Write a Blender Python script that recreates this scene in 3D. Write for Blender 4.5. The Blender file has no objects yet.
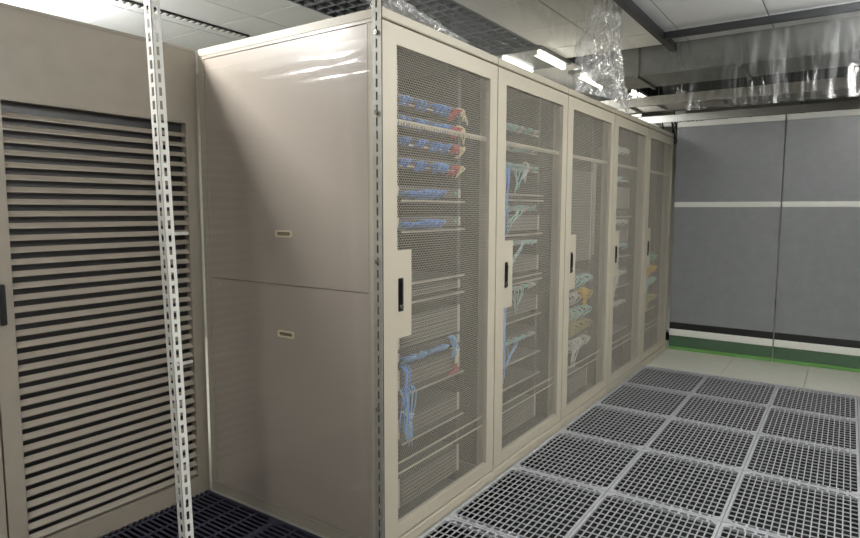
import bpy, math, random
import numpy as np
from mathutils import Vector, Matrix, noise

# ------------------------------------------------------------------ camera, world, exposure
scene = bpy.context.scene
col = scene.collection
FPX = 609.58
cam_d = bpy.data.cameras.new('camera'); cam = bpy.data.objects.new('camera', cam_d); col.objects.link(cam)
CAM = Vector((1.428, -1.7713, 1.3733))
yaw, pitch, roll = 0.6003, -0.0975, 0.0024
fw = Vector((-math.sin(yaw) * math.cos(pitch), math.cos(yaw) * math.cos(pitch), math.sin(pitch)))
rt = fw.cross(Vector((0, 0, 1))).normalized(); up = rt.cross(fw)
rt, up = math.cos(roll) * rt + math.sin(roll) * up, -math.sin(roll) * rt + math.cos(roll) * up
M = Matrix((rt, up, -fw)).transposed().to_4x4(); M.translation = CAM
cam.matrix_world = M
cam_d.sensor_width = 36.0; cam_d.lens = 36.0 * FPX / 860.0
cam_d.clip_start = 0.02; cam_d.clip_end = 60
scene.camera = cam

world = bpy.data.worlds.new('world'); scene.world = world; world.use_nodes = True
bg = world.node_tree.nodes['Background']; bg.inputs[0].default_value = (0.9, 0.95, 1.0, 1); bg.inputs[1].default_value = 0.05
vs = scene.view_settings
vs.view_transform = 'Standard'; vs.look = 'None'; vs.gamma = 1.0; vs.use_curve_mapping = False
vs.exposure = 0.15
scene.cycles.use_denoising = True
scene.cycles.max_bounces = 10; scene.cycles.transparent_max_bounces = 24
scene.cycles.sample_clamp_indirect = 3.0; scene.cycles.blur_glossy = 1.0; world.cycles.sampling_method = 'NONE'
scene.cycles.caustics_reflective = False; scene.cycles.caustics_refractive = False

H, W, D = 2.10, 0.8895, 1.0825          # one cabinet: height, width along the row, depth
HC = 2.75                                # ceiling height
R = random.Random(7)

# ------------------------------------------------------------------ materials
def lin(c): return tuple(((v / 255) / 12.92 if v / 255 <= .04045 else ((v / 255 + .055) / 1.055) ** 2.4) for v in c)
def mat(name, rgb, rough=.5, metal=0., spec=.5, var=.06, scale=12., bump=0., coat=0., coat_rough=.1):
    m = bpy.data.materials.new(name); m.use_nodes = True
    nt = m.node_tree; b = nt.nodes['Principled BSDF']
    tc = nt.nodes.new('ShaderNodeTexCoord'); nz = nt.nodes.new('ShaderNodeTexNoise')
    nz.inputs['Scale'].default_value = scale; nz.inputs['Detail'].default_value = 4
    nt.links.new(tc.outputs['Object'], nz.inputs['Vector'])
    rp = nt.nodes.new('ShaderNodeValToRGB'); c = lin(rgb)
    rp.color_ramp.elements[0].color = tuple(v * (1 - var) for v in c) + (1,)
    rp.color_ramp.elements[1].color = tuple(min(1, v * (1 + var)) for v in c) + (1,)
    rp.color_ramp.elements[0].position = .3; rp.color_ramp.elements[1].position = .7
    nt.links.new(nz.outputs['Fac'], rp.inputs['Fac']); nt.links.new(rp.outputs['Color'], b.inputs['Base Color'])
    b.inputs['Roughness'].default_value = rough; b.inputs['Metallic'].default_value = metal
    b.inputs['Specular IOR Level'].default_value = spec
    b.inputs['Coat Weight'].default_value = coat; b.inputs['Coat Roughness'].default_value = coat_rough
    if bump:
        bp = nt.nodes.new('ShaderNodeBump'); bp.inputs['Strength'].default_value = bump; bp.inputs['Distance'].default_value = .002
        nt.links.new(nz.outputs['Fac'], bp.inputs['Height']); nt.links.new(bp.outputs['Normal'], b.inputs['Normal'])
    return m
def emit(name, rgb, s):
    m = bpy.data.materials.new(name); m.use_nodes = True; nt = m.node_tree
    b = nt.nodes['Principled BSDF']; b.inputs['Base Color'].default_value = (.9, .9, .9, 1)
    b.inputs['Emission Color'].default_value = lin(rgb) + (1,); b.inputs['Emission Strength'].default_value = s
    m.cycles.emission_sampling = 'NONE'        # the lamp's light itself comes from its area light
    return m
def film_mat(name, haze, f0=.07, rough=.06):
    m = bpy.data.materials.new(name); m.use_nodes = True; nt = m.node_tree
    for n in list(nt.nodes): nt.nodes.remove(n)
    out = nt.nodes.new('ShaderNodeOutputMaterial')
    tr = nt.nodes.new('ShaderNodeBsdfTransparent'); tr.inputs[0].default_value = (.975, .975, .97, 1)
    gl = nt.nodes.new('ShaderNodeBsdfGlossy'); gl.inputs['Roughness'].default_value = rough
    df = nt.nodes.new('ShaderNodeBsdfDiffuse'); df.inputs[0].default_value = (.85, .86, .85, 1)
    lw = nt.nodes.new('ShaderNodeLayerWeight'); lw.inputs[0].default_value = .5      # same reflectance from both faces of the sheet
    pw = nt.nodes.new('ShaderNodeMath'); pw.operation = 'POWER'; pw.inputs[1].default_value = 5.0
    mul = nt.nodes.new('ShaderNodeMath'); mul.operation = 'MULTIPLY_ADD'; mul.inputs[1].default_value = .9; mul.inputs[2].default_value = f0; mul.use_clamp = True
    a = nt.nodes.new('ShaderNodeMixShader'); a.inputs[0].default_value = haze
    c = nt.nodes.new('ShaderNodeMixShader')
    L = nt.links.new
    L(tr.outputs[0], a.inputs[1]); L(df.outputs[0], a.inputs[2])
    L(lw.outputs['Facing'], pw.inputs[0]); L(pw.outputs[0], mul.inputs[0]); L(mul.outputs[0], c.inputs[0]); L(a.outputs[0], c.inputs[1]); L(gl.outputs[0], c.inputs[2])
    L(c.outputs[0], out.inputs[0])
    return m

M_PAINT = mat('beige_grey_paint', (180, 173, 156), .42, var=.025, scale=5, bump=.03)
M_SIDE = mat('beige_panel_paint', (176, 166, 155), .32, var=.025, scale=4, coat=.25, coat_rough=.16)
M_MESH = mat('perforated_sheet_paint', (182, 176, 163), .45, var=.04, scale=9)
M_INSHADE = mat('shaded_inner_metal', (46, 48, 50), .5, var=.04)  # shade inside the cabinets put into the colour, darker than their beige paint
M_GAP = mat('dark_gap', (40, 37, 34), .7)
M_BLACK = mat('black_plastic', (18, 18, 20), .35)
M_CHROME = mat('chrome_lock', (190, 188, 180), .2, metal=1.)
M_CREAM = mat('cream_plastic', (226, 216, 188), .4)
M_GALV = mat('galvanised_steel', (158, 156, 148), .45, metal=.3, var=.1, scale=30)
M_WHITE = mat('white_paint', (228, 228, 222), .4, var=.02)
M_ALU = mat('cast_aluminium_grate', (172, 174, 178), .4, metal=.3, var=.08, scale=25, bump=.1)
M_SHADEGRATE = mat('shaded_grate', (56, 56, 72), .5, metal=.2, var=.15, scale=20)  # shade on the left floor is put into this grating's colour
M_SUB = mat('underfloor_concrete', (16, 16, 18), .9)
M_FLOOR = mat('pale_floor_panel', (196, 196, 184), .4, var=.04, scale=18)
M_CEIL = mat('ceiling_panel_paint', (224, 226, 227), .8, var=.03, scale=40, bump=.15)
M_TBAR = mat('ceiling_joint', (112, 108, 100), .7)
M_PLEN = mat('dark_plenum', (22, 25, 30), .9)
M_GRILLE = mat('grille_grey', (128, 132, 138), .45, metal=.3)
M_DUCT = mat('duct_grey', (120, 122, 120), .5, metal=.3, var=.1)
M_DARK = mat('dark_steel', (46, 48, 50), .45, metal=.4)
M_WALL = mat('wall_paint', (176, 174, 166), .8)
M_EQUIP = mat('equipment_grey', (62, 63, 63), .45, var=.08)
M_EQDARK = mat('equipment_dark', (48, 48, 50), .4, var=.1)
M_BEZEL = mat('bezel_grey', (116, 110, 100), .45)
M_PANEL = mat('patch_panel_black', (42, 42, 44), .45)
M_LABEL = mat('pale_port_label', (205, 203, 192), .5)
M_TRAY = mat('tray_steel', (178, 173, 160), .35, metal=.2)
M_GREEN = mat('green_sheet', (92, 140, 70), .5)
M_GREY = mat('grey_curtain_plastic', (122, 124, 126), .3)
M_LOUV = mat('louvre_grey', (150, 142, 130), .45, var=.05)
CORD = {n: mat(n + '_cord', c, .45, var=.15, scale=60) for n, c in dict(
    blue=(96, 160, 232), pale_blue=(140, 190, 236), red=(196, 84, 92), cream=(232, 220, 178), teal=(172, 214, 210),
    green=(96, 160, 130), yellow=(226, 186, 60), white=(214, 216, 210), olive=(178, 172, 110)).items()}
M_FILM = film_mat('clear_film_side', .03, rough=.12)
M_FILM2 = film_mat('clear_film_hanging', .014, rough=.12)
M_FILM3 = film_mat('crumpled_film', .30, f0=.16, rough=.13)
M_TUBE = emit('fluorescent_tube', (255, 252, 244), 14.0)

# ------------------------------------------------------------------ geometry helpers
class MB:
    def __init__(s): s.v = []; s.f = []
    def box(s, x0, x1, y0, y1, z0, z1):
        n = len(s.v)
        s.v += [(x0, y0, z0), (x1, y0, z0), (x1, y1, z0), (x0, y1, z0), (x0, y0, z1), (x1, y0, z1), (x1, y1, z1), (x0, y1, z1)]
        s.f += [tuple(n + i for i in q) for q in ((0, 3, 2, 1), (4, 5, 6, 7), (0, 1, 5, 4), (1, 2, 6, 5), (2, 3, 7, 6), (3, 0, 4, 7))]
        return s
    def tube(s, pts, r, k=5):
        n0 = len(s.v); pts = [Vector(p) for p in pts]
        for i, p in enumerate(pts):
            t = (pts[min(i + 1, len(pts) - 1)] - pts[max(i - 1, 0)]).normalized()
            a = t.cross(Vector((0, 0, 1)) if abs(t.z) < .9 else Vector((1, 0, 0))).normalized(); b = t.cross(a)
            for j in range(k):
                g = 2 * math.pi * j / k; s.v.append(tuple(p + a * (r * math.cos(g)) + b * (r * math.sin(g))))
        for i in range(len(pts) - 1):
            for j in range(k):
                s.f.append((n0 + i * k + j, n0 + i * k + (j + 1) % k, n0 + (i + 1) * k + (j + 1) % k, n0 + (i + 1) * k + j))
        s.f.append(tuple(n0 + j for j in range(k))[::-1]); s.f.append(tuple(n0 + (len(pts) - 1) * k + j for j in range(k)))
        return s
    def poly(s, vs_, fs):
        n = len(s.v); s.v += list(vs_); s.f += [tuple(n + i for i in f) for f in fs]; return s
    def mesh(s, name, m, bevel=0., smooth=False):
        me = bpy.data.meshes.new(name); me.from_pydata(s.v, [], s.f); me.materials.append(m)
        if bevel:
            import bmesh
            bm = bmesh.new(); bm.from_mesh(me)
            bmesh.ops.bevel(bm, geom=bm.edges[:], offset=bevel, segments=2, affect='EDGES', clamp_overlap=True)
            bm.to_mesh(me); bm.free()
        if smooth: me.polygons.foreach_set('use_smooth', [True] * len(me.polygons))
        me.update(); return me
def link(name, me, parent=None, loc=(0, 0, 0), rot=None):
    o = bpy.data.objects.new(name, me); col.objects.link(o); o.parent = parent; o.location = loc
    if rot: o.rotation_euler = rot
    return o
def obj(name, mb, m, parent=None, loc=(0, 0, 0), bevel=0., smooth=False):
    return link(name, mb.mesh(name, m, bevel, smooth), parent, loc)
def tag(o, label, cat, group=None):
    o['label'] = label; o['category'] = cat
    if group: o['group'] = group
    return o
def thing(name, label, cat, loc=(0, 0, 0), group=None):
    return tag(link(name, None, None, loc), label, cat, group)
def struct(o): o['kind'] = 'structure'; return o
def stuff(o): o['kind'] = 'stuff'; return o
def frame_mb(x0, x1, y0, y1, z0, z1, hy0, hy1, hz0, hz1):
    """flat frame (normal along X) with one rectangular opening, a single closed mesh"""
    mb = MB(); P = []
    for x in (x0, x1):
        P += [(x, y0, z0), (x, y1, z0), (x, y1, z1), (x, y0, z1), (x, hy0, hz0), (x, hy1, hz0), (x, hy1, hz1), (x, hy0, hz1)]
    F = []
    for i in range(4):
        j = (i + 1) % 4
        F += [(8 + i, 8 + j, 12 + j, 12 + i), (i, 4 + i, 4 + j, j), (i, j, 8 + j, 8 + i), (4 + i, 12 + i, 12 + j, 4 + j)]
    return mb.poly(P, F)

# ------------------------------------------------------------------ lamps of the room, with added fill lights
def ceiling_light(x, y, L, label, z=HC, watts=60, wide=.42, rows=2, drop=0., upf=.7, hm=None):
    z = z - drop
    t = thing('ceiling_light', label, 'light', (x, y, z), 'fluorescent ceiling lights')
    hb = MB().box(-wide / 2, wide / 2, -L / 2, L / 2, -.035, .0)
    obj('housing', hb, hm or M_WHITE, t, bevel=.004)
    for k in range(rows):
        dx = 0 if rows == 1 else (k - (rows - 1) / 2) * wide * .72
        obj('tube', MB().tube([(dx, -L / 2 + .03, -.055), (dx, L / 2 - .03, -.055)], .02, 10), M_TUBE, t)
        for s in (-1, 1):
            obj('tube_holder', MB().box(dx - .022, dx + .022, s * (L / 2 - .02) - .012, s * (L / 2 - .02) + .012, -.075, -.035), M_WHITE, t)
    ld = bpy.data.lights.new('tube_light', 'AREA'); ld.shape = 'RECTANGLE'; ld.size = wide * .9; ld.size_y = L; ld.energy = watts
    ld.color = (1., .99, .97)
    lo = bpy.data.objects.new('tube_light', ld); col.objects.link(lo); lo.parent = t; lo.location = (0, 0, -.085)
    if drop and upf:                                   # unseen upward light added to brighten the ceiling, with made-up rods
        for s in (-1, 1): obj('suspension_rod', MB().tube([(0, s * L * .35, 0), (0, s * L * .35, drop)], .006, 6), M_DARK, t)
        lu = bpy.data.lights.new('ceiling_fill_light', 'AREA'); lu.shape = 'RECTANGLE'; lu.size = wide * .9; lu.size_y = L; lu.energy = watts * upf
        lu.color = (1., .99, .97)
        l2 = bpy.data.objects.new('ceiling_fill_light', lu); col.objects.link(l2); l2.parent = t; l2.location = (0, 0, .004); l2.rotation_euler = (math.pi, 0, 0)
    return t
ceiling_light(.35, -2.9, 1.25, 'added fill light shaped as a twin tube pendant, unseen behind the viewer', watts=27, drop=.22, upf=1.2)  # unseen lamp added to fill the shaded side panel
ceiling_light(1.7, 0.0, 1.25, 'twin tube pendant light over the aisle, before the nearest cabinet door', watts=30, drop=.22, upf=4.2)
ceiling_light(1.75, 2.0, 1.25, 'twin tube pendant light over the aisle, before the middle cabinet', watts=24, drop=.22, upf=4.2)
ceiling_light(-1.6, -1.0, 1.1, 'twin tube pendant light above the louvred cabinets at the side', watts=80, drop=.04, upf=.0)
ceiling_light(-3.0, -.6, 1.25, 'twin tube pendant light behind the louvred cabinets', watts=60, drop=.3, upf=2.2)
ceiling_light(-1.015, 3.44, .68, 'twin tube light above the cabinet row, right after the black grille', watts=14, wide=.46, hm=M_DUCT)
ceiling_light(-.86, 4.5, .72, 'single tube light above the cabinet row, beyond the hanging film', watts=10, wide=.2, rows=1, hm=M_DUCT)
ceiling_light(-.96, 6.0, .6, 'small bright ceiling light far behind the cabinet row', z=2.83, watts=14, wide=.4)

# ------------------------------------------------------------------ the room
def plane_box(name, b, m): return struct(obj(name, MB().box(*b), m))
XL, XR, YN, YF = -4.2, 3.3, -4.6, 9.0
plane_box('wall_left', (XL - .1, XL, YN, YF, -.5, 3.4), M_WALL)
plane_box('wall_right', (XR, XR + .1, YN, YF, -.5, 3.4), M_WALL)
plane_box('wall_back', (XL, XR, YF, YF + .1, -.5, 3.4), M_WALL)
plane_box('wall_front', (XL, XR, YN - .1, YN, -.5, 3.4), M_WALL)

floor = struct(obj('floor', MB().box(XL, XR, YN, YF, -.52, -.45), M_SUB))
# plain raised panels
TX, TY, X0, Y0 = .514, .648, .012, .4415
GR_END = Y0 + 5 * TY
def floor_panel(x0, x1, y0, y1, name='floor_panel', m=None):
    o = obj(name, MB().box(x0 + .0015, x1 - .0015, y0 + .0015, y1 - .0015, -.03, 0), m or M_FLOOR, floor, bevel=.0015); return o
for k in range(7):                       # under the cabinet row
    floor_panel(-1.13, X0 - .012, k * .7, k * .7 + .7)
nxp = int(math.ceil((XR - X0) / .6))
for i in range(-6, nxp):
    for j in range(9):
        x0 = X0 + i * .6; y0 = GR_END + j * .6
        if x0 + .6 <= -1.0 or x0 >= -.01 or y0 > 4.89:
            floor_panel(max(x0, XL), min(x0 + .6, XR), y0, min(y0 + .6, YF))
for i in range(5):
    for j in range(8): floor_panel(-4.2 + i * .614, -4.2 + (i + 1) * .614, -1.2 + .61 * j, -1.2 + .61 * (j + 1))
# grate tiles
def grate_mesh(name, m, w, l, nx, ny, slit, bar=.0050, rim=.013, depth=.012):
    mb = MB(); g = .0015
    x0, x1, y0, y1 = g, w - g, g, l - g
    mb.box(x0, x0 + rim, y0, y1, -depth, 0); mb.box(x1 - rim, x1, y0, y1, -depth, 0)
    mb.box(x0, x1, y0, y0 + rim, -depth, 0); mb.box(x0, x1, y1 - rim, y1, -depth, 0)
    a0, a1, b0, b1 = x0 + rim, x1 - rim, y0 + rim, y1 - rim
    sl = .020
    if slit:
        for (p, q) in ((b0, b0 + sl), (b1 - sl, b1)):
            yb = q if p == b0 else p - bar
            mb.box(a0, a1, yb, yb + bar, -depth, -.0004)
            for i in range(1, slit):
                x = a0 + (a1 - a0) * i / slit; mb.box(x - .005, x + .005, p, q, -depth, -.0006)
        b0 += sl + bar; b1 -= sl + bar
    for i in range(1, nx):
        x = a0 + (a1 - a0) * i / nx; mb.box(x - bar / 2, x + bar / 2, b0, b1, -.005, -.0008)
    for j in range(1, ny):
        y = b0 + (b1 - b0) * j / ny; mb.box(a0, a1, y - bar / 2, y + bar / 2, -.005, -.0012)
    c = .042                                # solid corner gussets
    for sx in (0, 1):
        for sy in (0, 1):
            px, py = (x0 if not sx else x1), (y0 if not sy else y1); ux, uy = (1 if not sx else -1), (1 if not sy else -1)
            q = [(px, py), (px + ux * c, py), (px + ux * c, py + uy * c * .4), (px + ux * c * .4, py + uy * c), (px, py + uy * c)]
            n = 5; mb.poly([(x, y, .0004) for x, y in q] + [(x, y, -depth) for x, y in q],
                           [tuple(range(n)) if ux * uy > 0 else tuple(range(n))[::-1], tuple(range(n, 2 * n))[::-1] if ux * uy > 0 else tuple(range(n, 2 * n))] + [(i, (i + 1) % n, n + (i + 1) % n, n + i) for i in range(n)])
    return mb.mesh(name, m)
gm = grate_mesh('grate_tile', M_ALU, TX, TY, 17, 12, 12)
for i in range(6):
    for j in range(-6, 5):
        link('grate_tile', gm, floor, (X0 + i * TX, Y0 + j * TY, 0))
gd = grate_mesh('shaded_grate_tile', M_SHADEGRATE, .6, .6, 5, 22, 0, bar=.010, rim=.012)
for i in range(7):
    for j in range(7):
        link('shaded_grate_tile', gd, floor, (X0 - .6 * (i + 1), -.012 - .6 * (j + 1), 0))

# ceiling: panels, dark grille strip, slot diffuser
ceil = struct(obj('ceiling', MB().box(XL, XR, YN, YF, 3.25, 3.35), M_PLEN))
GX0, GX1, GY1 = -1.72, -.82, 3.10
YC = 3.66                                 # the panelled ceiling ends here
def ceil_panel(x0, x1, y0, y1):
    g = .004; o = obj('ceiling_panel', MB().box(x0 + g, x1 - g, y0 + g, y1 - g, HC, HC + .018), M_CEIL, ceil, bevel=.002)
    return o
def ceil_field(xs, yoff, y1, holes=()):
    for a, b in zip(xs[:-1], xs[1:]):
        y = yoff
        while y < y1 - .01:
            e = min(y + .6, y1); ceil_panel(a, b, y, e); y = e
        obj('tee_bar', MB().box(a - .011, a + .011, yoff, y1, HC + .006, HC + .03), M_TBAR, ceil)
    y = yoff
    while y < y1 + .01:
        obj('tee_bar', MB().box(xs[0], xs[-1], y - .011, y + .011, HC + .007, HC + .03), M_TBAR, ceil); y += .6
ceil_field([-4.2, -4.0, -3.4, -2.79, -2.18, GX0], 1.25 - .6 * 9, 6.05)
ceil_field([GX1, -.345, .265, .875, 1.485, 2.095, 2.7, 3.3], 2.07 - .6 * 11, YC)
ceil_field([GX0, GX1], 3.80, 6.2)
# the egg-crate grille modules
def grille_mesh():
    mb = MB(); w, l = GX1 - GX0, .6; n, mm = 9, 6
    for i in range(n + 1):
        x = w * i / n; t = .011 if i in (0, n) else .0045; mb.box(max(0, x - t), min(w, x + t), 0, l, -.002, .03)
    for j in range(mm + 1):
        y = l * j / mm; t = .013 if j in (0, mm) else .0045; mb.box(0, w, max(0, y - t), min(l, y + t), -.003, .03)
    return mb.mesh('grille_panel', M_GRILLE)
gmsh = grille_mesh()
for k in range(11):
    link('grille_panel', gmsh, ceil, (GX0, GY1 - .6 * (k + 1), HC))
obj('plenum_lining', MB().box(GX0, GX1, -3.6, GY1, HC + .22, HC + .23), M_PLEN, ceil)
t = thing('slot_diffuser', 'dark slotted air diffuser strip in the ceiling above the louvred cabinet', 'air diffuser', (-2.62, .55, HC))
obj('channel', MB().box(-.03, .03, -1.0, 1.0, -.012, .0), M_DARK, t)
dsh = MB().box(-.02, .02, -.012, .012, -.018, -.012).mesh('blade', M_WHITE)
for k in range(38): link('blade', dsh, t, (0, -.97 + k * .0524, 0))

# black support rail under the ceiling, the frame the film hangs from
t = thing('black_support_rail', 'black steel rail with a cross arm under the ceiling, right of the hanging film', 'rail', (.16, 2.6, 2.70))
obj('long_bar', MB().box(-.025, .025, -3.2, 1.03, -.03, .03), M_DARK, t, bevel=.003)
obj('cross_arm', MB().box(.025, 2.4, .60, .64, -.025, .025), M_DARK, t, bevel=.003)
for y in (-2.4, -.6, .62): obj('hanger_rod', MB().tube([(0, y, .03), (0, y, .052)], .008, 8), M_DARK, t)

# overhead duct and cable ladders beyond the panelled ceiling
t = thing('air_duct', 'wide grey sheet metal duct crossing overhead past the ceiling edge', 'duct', (1.35, 3.95, 2.52))
obj('duct_body', MB().box(-1.9, 1.9, -.27, .3, 0, .3), M_DUCT, t, bevel=.006)
for x in (-1.5, -.7, .1, .9, 1.7): obj('flange', MB().box(x - .015, x + .015, -.29, .32, -.02, .32), M_DUCT, t)
for x in (-1.3, .3, 1.5): obj('hanger_rod', MB().tube([(x, 0, .3), (x, 0, .73)], .008, 6), M_DARK, t)
def ladder(y, z, label, m=M_GALV, x0=-2.6, x1=3.2, w=.4):
    t = thing('cable_ladder', label, 'cable ladder', (0, y, z), 'overhead cable ladders')
    for s in (0, 1): obj('side_rail', MB().box(x0, x1, s * w - .015, s * w + .015, 0, .09), m, t, bevel=.003)
    n = int((x1 - x0) / .28); rm = MB().box(-.014, .014, 0.015, w - .015, .02, .045).mesh('rung', m)
    for k in range(n): link('rung', rm, t, (x0 + .14 + k * .28, 0, 0))
    for x in (-1.9, -.5, .9, 2.3):
        for s in (0, 1): obj('hanger_rod', MB().tube([(x, s * w, .09), (x, s * w, 3.25 - z)], .007, 6), M_DARK, t)
ladder(4.55, 2.40, 'steel cable ladder crossing overhead nearest behind the duct')
ladder(5.4, 2.52, 'dark cable ladder crossing overhead, second behind the duct', M_DARK)
ladder(6.6, 2.50, 'pale cable ladder crossing overhead, farthest behind the duct', M_WHITE)
for k, (x, lab) in enumerate(((-.79, 'white hanging bracket under the overhead ladders, left of two'), (-.28, 'white hanging bracket under the overhead ladders, right of two'))):
    t = thing('hanging_bracket', lab, 'bracket', (x, 5.95, 2.5), 'white brackets overhead')
    obj('strap', MB().box(-.06, .06, -.01, .01, 0, .26), M_WHITE, t, bevel=.004)
    obj('hanger_rod', MB().tube([(0, 0, .26), (0, 0, .75)], .01, 6), M_WHITE, t)
t = thing('cable_bunch', 'dark loop of cables hanging from the far overhead ladder', 'cables', (-.45, 6.6, 2.2))
for k in range(7):
    a = R.uniform(-.2, .2); b = a + R.uniform(.08, .22)
    pts = [(a + (b - a) * i / 10, R.uniform(-.02, .02), .30 - .28 * math.sin(math.pi * i / 10)) for i in range(11)]
    obj('cable', MB().tube(pts, .009, 5), M_BLACK, t)

# aisle end partition leaves past the last cabinet
def partition(x0, x1, label):
    t = thing('partition_leaf', label, 'partition', (x0, 4.50, 0), 'aisle end partition leaves')
    w = x1 - x0
    obj('grey_sheet', MB().box(.0, w, -.006, .006, .27, 2.2), M_GREY, t)
    obj('black_strip', MB().box(.0, w, -.008, .008, .205, .27), M_BLACK, t)
    obj('bottom_rail', MB().box(.0, w, -.018, .018, .14, .205), M_WHITE, t, bevel=.004)
    obj('green_sheet', MB().box(.0, w, -.006, .006, .03, .14), mat('dark_green_sheet', (58, 84, 62), .25), t)
    obj('green_foot', MB().box(.0, w, -.02, .02, .0, .03), M_GREEN, t, bevel=.004)
    obj('middle_rail', MB().box(.0, w, -.018, .018, 1.40, 1.45), M_WHITE, t, bevel=.004)
    obj('top_rail', MB().box(.0, w, -.018, .018, 2.16, 2.21), M_WHITE, t, bevel=.004)
partition(.02, .92, 'grey plastic partition leaf with white rails beside the farthest cabinet')
partition(.93, 1.83, 'grey plastic partition leaf with white rails, second from the cabinet row')
partition(1.84, 3.2, 'wide grey plastic partition leaf with white rails by the right wall')

# ------------------------------------------------------------------ the cabinet row
MY0, MY1, MZ0, MZ1 = .093, .815, .111, 1.984        # perforated field on a door
LY1, LZ0, LZ1 = .184, .870, 1.215                    # lock plate
def perforated_mesh():
    p = .011; rp_ = p * .8660254; ro = p / math.sqrt(3); ri = ro * .888
    ny, nz = int((MY1 - MY0 + .012) / p), int((MZ1 - MZ0 + .012) / rp_)
    C = []
    for j in range(nz):
        for i in range(ny):
            y = MY0 - .004 + i * p + (p / 2 if j % 2 else 0); z = MZ0 - .004 + j * rp_
            if y < LY1 - .004 and LZ0 + .004 < z < LZ1 - .004: continue
            C.append((y, z))
    C = np.array(C); n = len(C)
    ang = np.radians(30 + 60 * np.arange(6)); cs = np.stack([np.cos(ang), np.sin(ang)], 1)
    V = np.zeros((n, 18, 3), np.float32)
    V[:, 0:6, 1:] = C[:, None] + cs * ro; V[:, 6:12, 1:] = C[:, None] + cs * ri; V[:, 12:18, 1:] = C[:, None] + cs * ri
    V[:, 0:12, 0] = -.0035; V[:, 12:18, 0] = -.0043
    F = []
    for k in range(6):
        m_ = (k + 1) % 6; F += [[k, m_, 6 + m_, 6 + k], [6 + k, 6 + m_, 12 + m_, 12 + k]]
    F = (np.array(F)[None] + (np.arange(n) * 18)[:, None, None]).reshape(-1, 4)
    me = bpy.data.meshes.new('perforated_sheet')
    me.vertices.add(n * 18); me.vertices.foreach_set('co', V.ravel())
    me.loops.add(F.size); me.loops.foreach_set('vertex_index', F.ravel().astype(np.int32))
    me.polygons.add(len(F)); me.polygons.foreach_set('loop_start', (np.arange(len(F)) * 4).astype(np.int32))
    me.polygons.foreach_set('loop_total', np.full(len(F), 4, np.int32))
    me.update(calc_edges=True); me.validate(); me.materials.append(M_MESH)
    return me
ME = {}
ME['perforated_sheet'] = perforated_mesh()
ME['door_frame'] = frame_mb(-.022, 0, .004, W - .004, .052, 2.056, MY0, MY1, MZ0, MZ1).mesh('door_frame', M_PAINT, .0012)
ME['lock_plate'] = MB().box(-.004, 0, MY0 - .002, LY1, LZ0, LZ1).mesh('lock_plate', M_PAINT)
def stiff():
    mb = MB().box(-.030, -.026, .035, W - .035, 0, .008)
    mb.box(-.036, -.030, .035, W - .035, 0, .003)
    for k in range(46): mb.box(-.0265, -.0225, .05 + k * .0173, .057 + k * .0173, -.016, .0)
    return mb.mesh('stiffener_bar', M_PAINT)
ME['stiffener_bar'] = stiff()
ME['stiffener_low'] = MB().box(-.030, -.026, .035, W - .035, 0, .008).box(-.032, -.026, .035, W - .035, .045, .051).mesh('stiffener_bar', M_PAINT)
ME['handle'] = MB().box(-.001, .004, .096, .128, .975, 1.107).mesh('handle', M_BLACK, .004)
ME['lever'] = MB().box(.003, .010, .104, .120, 1.006, 1.096).mesh('lever', M_BLACK, .003)
ME['lock_cylinder'] = MB().tube([(.003, .112, .991), (.009, .112, .991)], .008, 12).mesh('lock_cylinder', M_CHROME)
ME['hinge'] = MB().tube([(-.006, W - .0035, 0), (-.006, W - .0035, .05)], .0032, 8).mesh('hinge', M_CHROME)
ME['roof'] = MB().box(-D, 0, .0015, W - .0015, 2.064, H).mesh('roof', M_PAINT, .003)
ME['plinth'] = MB().box(-D, .004, .0015, W - .0015, 0, .044).mesh('plinth', M_PAINT, .003)
ME['inner_floor'] = MB().box(-D + .01, -.03, .01, W - .01, .044, .052).mesh('inner_floor', M_INSHADE)
ME['inner_top_shade'] = MB().box(-D + .01, -.024, .01, W - .01, 2.058, 2.064).mesh('inner_top_shade', M_INSHADE)  # dark plate added to stand for the shade under the roof
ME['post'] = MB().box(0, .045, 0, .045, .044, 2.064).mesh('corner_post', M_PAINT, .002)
ME['rail'] = MB().box(-.02, 0, 0, .028, .052, 2.06).box(-.05, -.02, 0, .003, .052, 2.06).mesh('mounting_rail', M_INSHADE)
ME['divider'] = MB().box(-D + .05, -.07, .003, .006, .052, 2.06).mesh('inner_side_panel', M_INSHADE)
ME['back_door'] = MB().box(-D, -D + .012, .05, W - .05, .052, 2.056).mesh('back_door', M_INSHADE)
ORD = ['nearest', 'second', 'middle', 'fourth', 'farthest']
CABLAB = ['nearest beige server cabinet with blue cables behind its mesh door and bare side panel',
          'second beige server cabinet from the near end, pale teal cables behind its mesh door',
          'middle beige server cabinet, tall grey chassis above yellow and teal cables',
          'fourth beige server cabinet from the near end, few pale cables inside',
          'farthest beige server cabinet, empty top and green and yellow cables low down']
def rounded_slot_frame(cx, cz, w, h, y):
    """cream finger pull: rim ring facing -Y"""
    mb = MB(); n = 24; P = []
    def ring(w_, h_, yy):
        r = min(h_ / 2, .008); q = []
        for sx, sz, a0 in ((1, 1, 0), (-1, 1, 90), (-1, -1, 180), (1, -1, 270)):
            for k in range(6):
                a = math.radians(a0 + 18 * k); q.append((cx + sx * (w_ / 2 - r) + r * math.cos(a), yy, cz + sz * (h_ / 2 - r) + r * math.sin(a)))
        return q
    P = ring(w, h, 0) + ring(w, h, y) + ring(w - .018, h - .014, y) + ring(w - .022, h - .016, y + .009)
    F = []
    for L in range(3):
        for k in range(n): F.append((L * n + k, L * n + (k + 1) % n, (L + 1) * n + (k + 1) % n, (L + 1) * n + k))
    return mb.poly(P, F)
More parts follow.
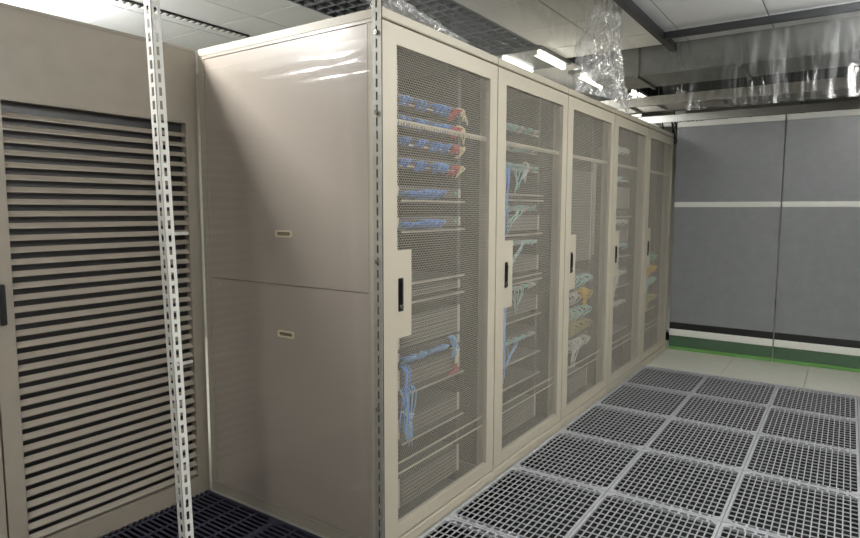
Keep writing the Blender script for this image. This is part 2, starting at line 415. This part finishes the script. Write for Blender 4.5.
for i in range(5):
    c = thing('server_cabinet', CABLAB[i], 'cabinet', (0, i * W, 0), 'row of beige server cabinets')
    link('roof', ME['roof'], c); link('plinth', ME['plinth'], c); link('inner_floor', ME['inner_floor'], c); link('inner_top_shade', ME['inner_top_shade'], c)
    for (x, y) in ((-.072, .0), (-.072, W - .045), (-D, .0), (-D, W - .045)):
        link('corner_post', ME['post'], c, (x, y + (.0015 if y == 0 else -.0015), 0))
    for x in (-.09, -.75):
        link('mounting_rail', ME['rail'], c, (x, .19, 0)); link('mounting_rail', ME['rail'], c, (x, W - .19 - .028, 0))
    if i: link('inner_side_panel', ME['divider'], c)
    if i == 4: link('inner_side_panel', ME['divider'], c, (0, W - .009, 0))
    link('back_door', ME['back_door'], c)
    d = link('door', ME['door_frame'], c)
    link('perforated_sheet', ME['perforated_sheet'], d); link('lock_plate', ME['lock_plate'], d)
    link('handle', ME['handle'], d); link('lever', ME['lever'], d); link('lock_cylinder', ME['lock_cylinder'], d)
    link('stiffener_bar', ME['stiffener_bar'], d, (0, 0, 1.712)); link('stiffener_bar', ME['stiffener_low'], d, (0, 0, .295))
    for z in (.2, 1.0, 1.85): link('hinge', ME['hinge'], d, (0, 0, z))
    if i == 0:                              # the exposed end: two lift-off panels set in a frame
        obj('side_top_rail', MB().box(-D + .045, -.027, .0, .04, 2.052, 2.0645), M_SIDE, c)
        obj('side_sill', MB().box(-D + .03, -.027, -.007, .04, .047, .056), M_SIDE, c, bevel=.001)
        obj('side_backing', MB().box(-D + .04, -.05, .012, .016, .05, 2.06), M_GAP, c)
        for (z0, z1, zh, nm) in ((1.0535, 2.049, 1.270, 'upper'), (.059, 1.0505, .840, 'lower')):
            sp = obj('side_panel', MB().box(-1.034, -.065, .0005, .012, z0, z1), M_SIDE, c, bevel=.002)
            pull = obj('finger_pull', rounded_slot_frame(-.53, zh, .100, .030, -.004), M_CREAM, sp)
            obj('pull_recess', MB().box(-.57, -.49, -.0008, .0004, zh - .0085, zh + .0085), mat('brown_recess', (112, 98, 72), .6), sp)

# slotted angle posts of the film frame
def slotted_flange(mb, L0, L1, u0, u1, axis, o, th=.0025, pitch=.046, slot=.030, sw=.008, z_start=.02):
    """flange in the plane (axis, z) with a column of slots"""
    um = (u0 + u1) / 2
    def bx(a, b, z0, z1):
        if axis == 'x': mb.box(a, b, o, o + th, z0, z1)
        else: mb.box(o, o + th, a, b, z0, z1)
    bx(u0, um - sw / 2, L0, L1); bx(um + sw / 2, u1, L0, L1)
    z = L0
    while z < L1:
        e = min(z + pitch - slot, L1); bx(um - sw / 2, um + sw / 2, z, e); z += pitch
mb = MB(); slotted_flange(mb, 0, HC, -.016, .024, 'x', -.028, sw=.008); mb.box(-.016, -.0135, -.0255, -.003, 0, HC)
t = thing('slotted_angle_post', 'galvanised slotted angle post standing at the front corner of the nearest cabinet', 'post', (0, 0, 0), 'slotted angle posts')
p1 = obj('angle_bar', mb, M_GALV, t); p1.location = (-.002, -.002, 0)
obj('slot_shade_strip', MB().box(-.013, .022, -.0235, -.021, 0, HC), mat('slot_shade_grey', (78, 76, 71), .7), t)  # dark strip added so the slots look shaded
bolt = MB().tube([(0, 0, 0), (0, -.008, 0)], .009, 6).mesh('bolt', M_CHROME)
for z in (.62, 1.18, 1.72, 2.0): link('bolt', bolt, t, (.002, -.030, z))
mb = MB(); slotted_flange(mb, 0, 2.55, -.040, .0, 'x', 0, sw=.016, slot=.03); slotted_flange(mb, 0, 2.55, .0, .035, 'y', -.0025, sw=.012)
t = thing('slotted_angle_post', 'white painted slotted angle post standing on the dark floor at far left', 'post', (-.486, -.533, 0), 'slotted angle posts'); t.rotation_euler = (0, math.radians(-2.5), 0)
p2 = obj('angle_bar', mb, M_WHITE, t)
obj('foot_plate', MB().box(-.07, .03, -.03, .07, 0, .006), M_WHITE, t)

# ------------------------------------------------------------------ louvred cabinets on the side
LC = dict()
def louvre_slat():
    y0, y1 = -.80, -.062
    mb = MB(); mb.poly([(0.004, y0, 0), (0.020, y0, -.016), (.020, y0, -.021), (.002, y0, -.006),
                        (0.004, y1, 0), (0.020, y1, -.016), (.020, y1, -.021), (.002, y1, -.006)],
                       [(0, 1, 2, 3), (7, 6, 5, 4), (0, 4, 5, 1), (1, 5, 6, 2), (2, 6, 7, 3), (3, 7, 4, 0)])
    return mb.mesh('slat', M_LOUV)
slat = louvre_slat()
for k, lab in enumerate(('grey louvred cabinet standing against the back edge of the nearest beige cabinet',
                         'grey louvred cabinet at the picture edge, second from the beige row')):
    c = thing('louvred_cabinet', lab, 'cabinet', (-1.112, -.004 - k * .87, 0), 'louvred cabinets at the side')
    obj('body', MB().box(-.9, -.02, -.864, 0, 0, 2.085), M_EQDARK, c)
    obj('roof', MB().box(-.9, .022, -.864, 0, 2.085, 2.10), M_LOUV, c, bevel=.003)
    d = obj('door', frame_mb(-.018, .022, -.864, 0, .0, 2.084, -.80, -.062, .085, 1.76), M_LOUV, c, bevel=.001)
    for j in range(37): link('slat', slat, d, (-.006, 0, .118 + j * .0445))
    for z in (1.262, .66): obj('white_clip', MB().box(.020, .034, -.20, -.075, z - .008, z + .006), M_WHITE, d, bevel=.002)
    obj('door_handle', MB().box(.022, .04, -.85, -.83, .95, 1.1), M_BLACK, d, bevel=.003)

# ------------------------------------------------------------------ equipment inside the cabinets
RAILX = -.09
CABN = ['the nearest cabinet', 'the second cabinet', 'the middle cabinet', 'the fourth cabinet', 'the farthest cabinet']
ROWN = ['top', 'second', 'third', 'fourth', 'fifth', 'sixth', 'seventh', 'eighth', 'ninth', 'tenth']
EY0, EY1 = .195, .695
port_me = None
def patch_panel(i, z, label, hi=.044, strip=M_LABEL):
    t = thing('patch_bay', label, 'patch panel', (RAILX, i * W, z), 'patch panels in ' + CABN[i])
    obj('body', MB().box(-.09, 0.003, EY0, EY1, 0.001, hi - .001), M_PANEL, t, bevel=.0015)
    mb = MB()
    for k in range(24):
        y = EY0 + .028 + k * .0187; mb.box(.003, .006, y, y + .014, .012, .026)
    stuff(obj('port_row', mb, M_EQDARK, t))
    obj('label_strip', MB().box(.003, .0045, EY0 + .03, EY1 - .03, .002, .009), strip, t)
def network_switch(i, z, label, u=1, m=None, depth=.4):
    t = thing('network_switch', label, 'network switch', (RAILX, i * W, z), 'switches in ' + CABN[i]); h = u * .0445
    obj('body', MB().box(-depth, .004, EY0 + .02, EY1 - .02, .001, h - .001), m or M_EQUIP, t, bevel=.002)
    for y in (EY0, EY1 - .022): obj('mounting_ear', MB().box(-.002, .003, y, y + .022, .002, h - .002), M_TRAY, t)
    mb = MB()
    for r_ in range(2 * u if u < 3 else 3):
        for k in range(12):
            y = EY0 + .04 + k * .026; zz = .006 + r_ * (h - .008) / max(1, (2 * u if u < 3 else 3)); mb.box(.004, .006, y, y + .018, zz, zz + .012)
    stuff(obj('port_row', mb, M_EQDARK, t))
    obj('status_lamp', MB().box(.004, .007, EY1 - .06, EY1 - .04, h * .4, h * .6), CORD['green'], t)
def server(i, z, u, label, m=None, depth=.7):
    t = thing('rack_server', label, 'server', (RAILX, i * W, z), 'servers in ' + CABN[i]); h = u * .0445
    obj('chassis', MB().box(-depth, .004, EY0 + .02, EY1 - .02, .001, h - .002), m or M_EQUIP, t, bevel=.002)
    for y in (EY0, EY1 - .022): obj('mounting_ear', MB().box(-.002, .004, y, y + .022, .002, h - .003), M_TRAY, t)
    n = max(2, int(h / .018)); bm_ = MB().box(.004, .008, EY0 + .03, EY1 - .03, 0, .006).mesh('bezel_bar', M_BEZEL)
    for k in range(n): link('bezel_bar', bm_, t, (0, 0, .006 + k * (h - .012) / n))
def tray(i, z, label, reach=.03, m=M_TRAY):
    t = thing('shelf_tray', label, 'shelf', (RAILX, i * W, z), 'shelf trays in ' + CABN[i])
    obj('deck', MB().box(-.6, reach, EY0 + .005, EY1 - .005, 0, .002), M_EQUIP, t)
    obj('front_lip', MB().box(reach - .002, reach, EY0 + .003, EY1 - .003, -.005, .004), m, t)
    for y in (EY0, EY1 - .004): obj('side_lip', MB().box(-.6, reach, y, y + .004, -.004, .003), M_EQUIP, t)
def clump(i, y0, y1, z, colr, label, n=12, out=.04, drop=.028, r=.0034, seed=0, cat='cables'):
    """patch cords looping out of the ports between y0 and y1"""
    q = random.Random(seed or hash((i, round(y0 * 1000), round(z * 1000))) & 0xffff)
    mb = MB()
    for k in range(n):
        ya = y0 + (y1 - y0) * (k + .5) / n + q.uniform(-.004, .004); yb = ya + q.uniform(-.02, .03)
        yb = min(max(yb, y0 - .005), y1 + .02); za = z + .02 + q.uniform(-.004, .006); zb = z + .02 - drop * q.uniform(.5, 1.2); o = out * q.uniform(.7, 1.15)
        pts = []
        for s in range(9):
            u = s / 8; x = .004 + o * math.sin(math.pi * min(1, u * 1.05)) ** .7 if u < .95 else .006
            pts.append((x, ya + (yb - ya) * u * u, za + (zb - za) * u + .012 * math.sin(math.pi * u)))
        mb.tube(pts, r, 5)
    o_ = tag(obj('patch_cable_bundle', mb, CORD[colr], None, (RAILX, i * W, 0), smooth=True), label, cat, 'patch cables in ' + CABN[i])
    return o_
def hang(i, y0, y1, z0, z1, colr, label, n=10, yc=None, out=.03, r=.0033, cat='cables'):
    """cords leaving ports between y0 and y1 and hanging down, gathered towards yc"""
    q = random.Random(hash((i, round(y0 * 1000), round(z0 * 1000), 3)) & 0xffff); yc = yc if yc is not None else y0
    mb = MB()
    for k in range(n):
        ya = q.uniform(y0, y1); ye = yc + q.uniform(-.03, .03); ze = z1 + q.uniform(0, .05); o = out * q.uniform(.6, 1.2); w1 = q.uniform(-.015, .015)
        pts = []
        for s in range(11):
            u = s / 10; x = .005 + o * min(1, u * 5) * (1 - .3 * u)
            zz = z0 + .01 * math.sin(min(1, u * 4) * math.pi) - (z0 - ze) * u ** 1.3
            pts.append((x, ya + (ye - ya) * (3 * u * u - 2 * u ** 3) + w1 * math.sin(5 * u), zz))
        mb.tube(pts, r, 5)
    return tag(obj('patch_cable_bundle', mb, CORD[colr], None, (RAILX, i * W, 0), smooth=True), label, cat, 'patch cables in ' + CABN[i])

# nearest cabinet
for r_, z in enumerate((1.795, 1.715, 1.632, 1.545)):
    patch_panel(0, z, f'black patch panel behind the mesh of the nearest cabinet, {ROWN[r_]} row')
    for (a, b, w_) in ((.200, .250, 'left'), (.300, .375, 'middle'), (.425, .545, 'right')):
        clump(0, a, b, z, 'blue', f'blue patch cables looping at the {w_} of the {ROWN[r_]} patch panel, nearest cabinet', n=7 if w_ != 'right' else 13)
    clump(0, .57, .635, z, 'red', f'red patch cables at the right of the {ROWN[r_]} patch panel, nearest cabinet', n=7, drop=.04)
    if r_ in (0, 1): hang(0, .64, .675, z + .03, z - .045, 'cream', f'cream cables hanging at the right end of the {ROWN[r_]} patch panel', n=6, yc=.675)
    else: clump(0, .64, .675, z, 'cream', f'cream cables curled at the right end of the {ROWN[r_]} patch panel', n=5, drop=.04)
for r_, z in enumerate((1.425, 1.298)):
    network_switch(0, z, f'grey network switch above a blue bundle, {("upper", "lower")[r_]} of two in the nearest cabinet')
    clump(0, .205, .36, z - .006, 'blue', f'blue cable run at the left of the {("upper", "lower")[r_]} switch, nearest cabinet', n=16, out=.045, drop=.02)
    clump(0, .33, .49 + .02 * r_, z + .002, 'blue', f'thick blue cable bundle over the {("upper", "lower")[r_]} switch, nearest cabinet', n=26, out=.055, drop=.03)
    tray(0, z - .016, f'pale tray lip under the {("upper", "lower")[r_]} blue switch, nearest cabinet')
tray(0, 1.065, 'pale tray lip level with the lock of the nearest cabinet')
tray(0, .985, 'pale tray lip just below the lock of the nearest cabinet')
server(0, 1.0, 1, 'grey slatted server between two trays beside the lock, nearest cabinet')
server(0, .79, 3, 'grey slatted server above the pale blue cables, nearest cabinet')
network_switch(0, .735, 'switch with pale blue plugs below the lock, nearest cabinet')
clump(0, .215, .30, .73, 'pale_blue', 'pale blue cables at the left below the lock plate, nearest cabinet', n=12)
clump(0, .33, .375, .73, 'pale_blue', 'short pale blue cable tuft in the middle below the lock', n=7)
clump(0, .40, .55, .728, 'pale_blue', 'pale blue cable row at the right below the lock', n=14, drop=.02)
hang(0, .58, .62, .78, .66, 'pale_blue', 'pale blue cables dropping at the right rail, nearest cabinet', n=8, yc=.63)
hang(0, .60, .63, .72, .64, 'cream', 'short cream cable stub dangling at the right rail', n=4, yc=.64)
hang(0, .60, .64, .63, .57, 'red', 'short pink cable stub dangling above the lower tray', n=3, yc=.61)
hang(0, .205, .26, .72, .43, 'blue', 'dark blue cable strand falling at the left rail, nearest cabinet', n=6, yc=.225, r=.0028)
hang(0, .21, .30, .62, .36, 'pale_blue', 'pale blue cable strand falling at the left, lowest in the nearest cabinet', n=7, yc=.25, r=.0028)
tray(0, .60, 'bare pale tray lip in the lower half of the nearest cabinet')
server(0, .615, 2, 'grey slatted server resting on the lower tray, nearest cabinet')
server(0, .405, 2, 'grey slatted server above the bottom door bar, nearest cabinet')
tray(0, .392, 'pale tray lip just above the bottom door bar, nearest cabinet')
server(0, .10, 3, 'grey slatted server at the very bottom of the nearest cabinet')
hang(0, .215, .27, .52, .46, 'cream', 'small cream cable curl among blue strands, nearest cabinet', n=4, yc=.26)

# second cabinet
rows2 = (1.79, 1.685, 1.585, 1.365, 1.175, .925, .635)
for r_, z in enumerate(rows2):
    patch_panel(1, z, f'patch panel behind the mesh of the second cabinet, {ROWN[r_]} row')
    cl = 'teal'
    for q_, (a, b, w_) in enumerate(((.205, .245, 'left end'), (.285, .33, 'left middle'), (.37, .41, 'centre'), (.455, .485, 'right middle'), (.545, .575, 'right end'))):
        c2 = 'white' if (q_ * 2 + r_) % 5 in (3, 4) and q_ > 1 else cl
        clump(1, a, b, z, c2, f'{"pale teal" if c2 == cl else "white"} cable tuft at the {w_} of the {ROWN[r_]} row, second cabinet', n=5, drop=.022, r=.003)
    if r_ in (2, 3, 4, 5, 6):
        hang(1, .22, .46, z + .01, z - .13, 'teal' if r_ != 6 else 'pale_blue', f'{"teal" if r_ != 6 else "pale blue"} cables drooping below the {ROWN[r_]} row, second cabinet', n=5, yc=.26 + .05 * (r_ % 3), r=.0025)
hang(1, .205, .24, 1.62, 1.2, 'blue', 'blue strand falling at the left rail, upper half of the second cabinet', n=7, yc=.21)
hang(1, .205, .24, .95, .42, 'pale_blue', 'pale blue strand falling at the left rail, lower half of the second cabinet', n=9, yc=.215)
hang(1, .46, .48, 1.63, 1.5, 'white', 'white cable dangling under the third row, second cabinet', n=3, yc=.47)
for k, z in enumerate((1.455, 1.425, 1.235, 1.0, .97, .76, .53, .40)):
    tray(1, z, f'pale tray lip behind the second cabinet door, {ROWN[k]} from its top')
server(1, 1.255, 2, 'grey server under the teal rows of the second cabinet'); server(1, 1.02, 2, 'grey server beside the lock of the second cabinet')
server(1, .78, 2, 'grey server between the lower teal rows, second cabinet'); server(1, .12, 3, 'grey server at the bottom of the second cabinet')

# middle cabinet
server(2, 1.02, 14, 'tall grey chassis filling the upper half of the middle cabinet', M_EQUIP)
t = thing('cable_duct', 'vertical grey cable duct at the right inside the middle cabinet', 'cable duct', (RAILX, 2 * W + .72, 1.0))
obj('channel', MB().box(-.06, .0, -.022, .05, .0, .72), M_INSHADE, t, bevel=.002)
obj('cover', MB().box(0, .006, -.02, .048, .05, .7), M_BEZEL, t, bevel=.002)
for r_, (z, cl, lab) in enumerate(((.905, 'teal', 'teal'), (.80, 'yellow', 'yellow'), (.69, 'teal', 'teal'), (.585, 'olive', 'olive'), (.47, 'white', 'white'))):
    patch_panel(2, z, f'patch panel with {lab} cables, {ROWN[r_]} row of the middle cabinet')
    for (a, b, w_) in ((.21, .36, 'left'), (.38, .60, 'right')):
        c2 = 'white' if (r_ == 1 and w_ == 'left') else cl
        clump(2, a, b, z, c2, f'{"white" if c2 == "white" else lab} cables at the {w_} of the {ROWN[r_]} row, middle cabinet', n=11, out=.06, drop=.08, r=.003)
hang(2, .5, .56, .83, .66, 'yellow', 'yellow strand hanging at the right, middle cabinet', n=8, yc=.55, r=.004)
hang(2, .25, .5, .49, .30, 'white', 'white strand drooping lowest in the middle cabinet', n=12, yc=.35)
hang(2, .22, .5, .70, .52, 'olive', 'olive strand drooping in the middle cabinet', n=10, yc=.3)
server(2, .10, 3, 'grey server at the bottom of the middle cabinet')

# fourth cabinet
for r_, (z, cl, lab) in enumerate(((1.83, 'white', 'white'), (1.60, 'teal', 'teal'), (1.27, 'white', 'white'), (1.08, 'teal', 'pale teal'), (.86, 'white', 'pale'), (.62, 'white', 'white'))):
    patch_panel(3, z, f'patch panel with {lab} plugs, {ROWN[r_]} row of the fourth cabinet')
    clump(3, .22, .56 if r_ != 1 else .34, z, cl, f'{lab} cables along the {ROWN[r_]} row, fourth cabinet', n=14, drop=.04)
for k, z in enumerate((1.32, 1.0, .76, .40)): tray(3, z, f'pale tray lip behind the fourth cabinet door, {ROWN[k]} from its top')
server(3, 1.38, 4, 'grey server in the upper half of the fourth cabinet'); server(3, 1.12, 2, 'grey server in the middle of the fourth cabinet')
hang(3, .25, .45, .9, .68, 'white', 'pale strand drooping low in the fourth cabinet', n=9, yc=.3)
# farthest cabinet
for r_, (z, cl) in enumerate(((.94, 'green'), (.83, 'yellow'), (.72, 'teal'), (.56, 'olive'))):
    patch_panel(4, z, f'patch panel with {cl} cables, {ROWN[r_]} row of the farthest cabinet')
    clump(4, .22, .6, z, cl, f'{cl} cables along the {ROWN[r_]} row, farthest cabinet', n=20, out=.055, drop=.06, r=.0042)
    hang(4, .25, .5, z, z - .12, cl, f'{cl} strand drooping below the {ROWN[r_]} row, farthest cabinet', n=8, yc=.35, r=.004)
tray(4, .45, 'pale tray lip low in the farthest cabinet')

# ------------------------------------------------------------------ clear plastic film
def film(name, label, origin, U, V, nu, nv, disp, m, amp, sc, seed, shape=None):
    """grid of film spanned by U and V, wrinkled along its normal"""
    U, V, o = Vector(U), Vector(V), Vector(origin); N = U.cross(V).normalized(); vv = []; ff = []
    for b in range(nv + 1):
        for a in range(nu + 1):
            u, v = a / nu, b / nv
            p = U * u + V * v
            s = Vector((u * U.length * sc[0] + seed, v * V.length * sc[1], seed * 1.7))
            h = noise.noise(s) + .5 * noise.noise(s * 2.1 + Vector((3, 1, 0))) + .35 * (1 - 2 * abs(noise.noise(s * 3.3 + Vector((7, 2, 0)))))
            am = amp * (disp(u, v) if disp else 1)
            q = p + N * (h * am)
            if shape: q += shape(u, v)
            vv.append(tuple(q))
    for b in range(nv):
        for a in range(nu):
            i = b * (nu + 1) + a; ff.append((i, i + 1, i + nu + 2, i + nu + 1))
    me = bpy.data.meshes.new(name); me.from_pydata(vv, [], ff); me.materials.append(m)
    me.polygons.foreach_set('use_smooth', [True] * len(ff)); me.update()
    return tag(link(name, me, None, origin), label, 'plastic film', 'clear plastic film')
film('plastic_film_sheet', 'clear plastic film stretched over the side of the nearest cabinet', (-1.07, -.03, .02), (1.04, 0, 0), (0, 0, 1.97), 90, 200,
     lambda u, v: .25 + .8 * math.exp(-((v - .94) / .05) ** 2) + .5 * max(0, 1 - v / .35), M_FILM, .0022, (2.5, 6.), 3.1,
     lambda u, v: Vector((0, -sum(h_ * math.exp(-((v - c_ - .012 * noise.noise(Vector((u * 4 + c_ * 50, 1.3, 0)))) / .006) ** 2) * max(0, .45 + noise.noise(Vector((u * 3 + c_ * 31, 5, 0))) * 1.4) for h_, c_ in ((.005, .955), (.004, .935), (.0025, .975), (.0015, .83))), 0)))
film('plastic_film_curtain', 'clear plastic film hanging between ceiling and the cabinet row tops', (-.115, .05, 2.102), (0, 3.55, 0), (0, 0, .63), 240, 60,
     lambda u, v: .25 + 2.2 * math.exp(-((u - .64) / .08) ** 2) + .6 * math.exp(-(v / .12) ** 2), M_FILM2, .012, (5., 2.2), 9.3)
film('plastic_film_bunch', 'crumpled shiny plastic film bunch gathered above the middle cabinet', (-.03, 1.9, 2.104), (0, 1.05, 0), (0, 0, .64), 170, 110,
     lambda u, v: 1.5 - .5 * v, M_FILM3, .014, (9., 2.2), 21.7,
     lambda u, v: Vector((.09 * math.sin(3.1 * u) + .045 * abs(noise.noise(Vector((u * 14 + 4 * v, v * 3.5, 2.2)))) + .035 * abs(noise.noise(Vector((u * 18 - 9 * v, v * 7, 7.7)))) + .006 * abs(noise.noise(Vector((u * 40, v * 16, 3.7)))),
                         -.66 * (u - .5) * v ** 1.4 - .06 * math.sin(v * 3) + .05 * noise.noise(Vector((u * 6, v * 7, 11.))), 0)))
vv = []; ff = []; NU, NV = 150, 26
for a in range(NU + 1):                       # loosely rolled, crumpled tube of film lying along the lid edge
    u = a / NU; y = .02 + .62 * u; r0 = .034 * (1 - .75 * u) + .004
    for b in range(NV):
        g = 2 * math.pi * b / NV; n_ = noise.noise(Vector((y * 16, 3 * math.cos(g), 3 * math.sin(g)))) + .6 * noise.noise(Vector((y * 40, 5 * math.cos(g), 5 * math.sin(g))))
        rr = r0 * (1 + .55 * n_); vv.append((rr * 1.2 * math.cos(g), y, max(-r0 * .95, rr * math.sin(g)) + r0 + .001))
for a in range(NU):
    for b in range(NV): i0 = a * NV + b; i1 = a * NV + (b + 1) % NV; ff.append((i0, i1, i1 + NV, i0 + NV))
me = bpy.data.meshes.new('plastic_film_roll'); me.from_pydata(vv, [], ff); me.materials.append(M_FILM3); me.polygons.foreach_set('use_smooth', [True] * len(ff)); me.update()
tag(link('plastic_film_roll', me, None, (-.035, 0, H)), 'shiny plastic film rolled up along the top front edge of the nearest cabinet', 'plastic film', 'clear plastic film')
film('plastic_film_drop', 'clear plastic film strip hanging from the black cross arm over the aisle', (.19, 3.20, 2.12), (2.2, 0, 0), (0, 0, .55), 160, 40,
     None, M_FILM2, .014, (8., 1.6), 45.1)
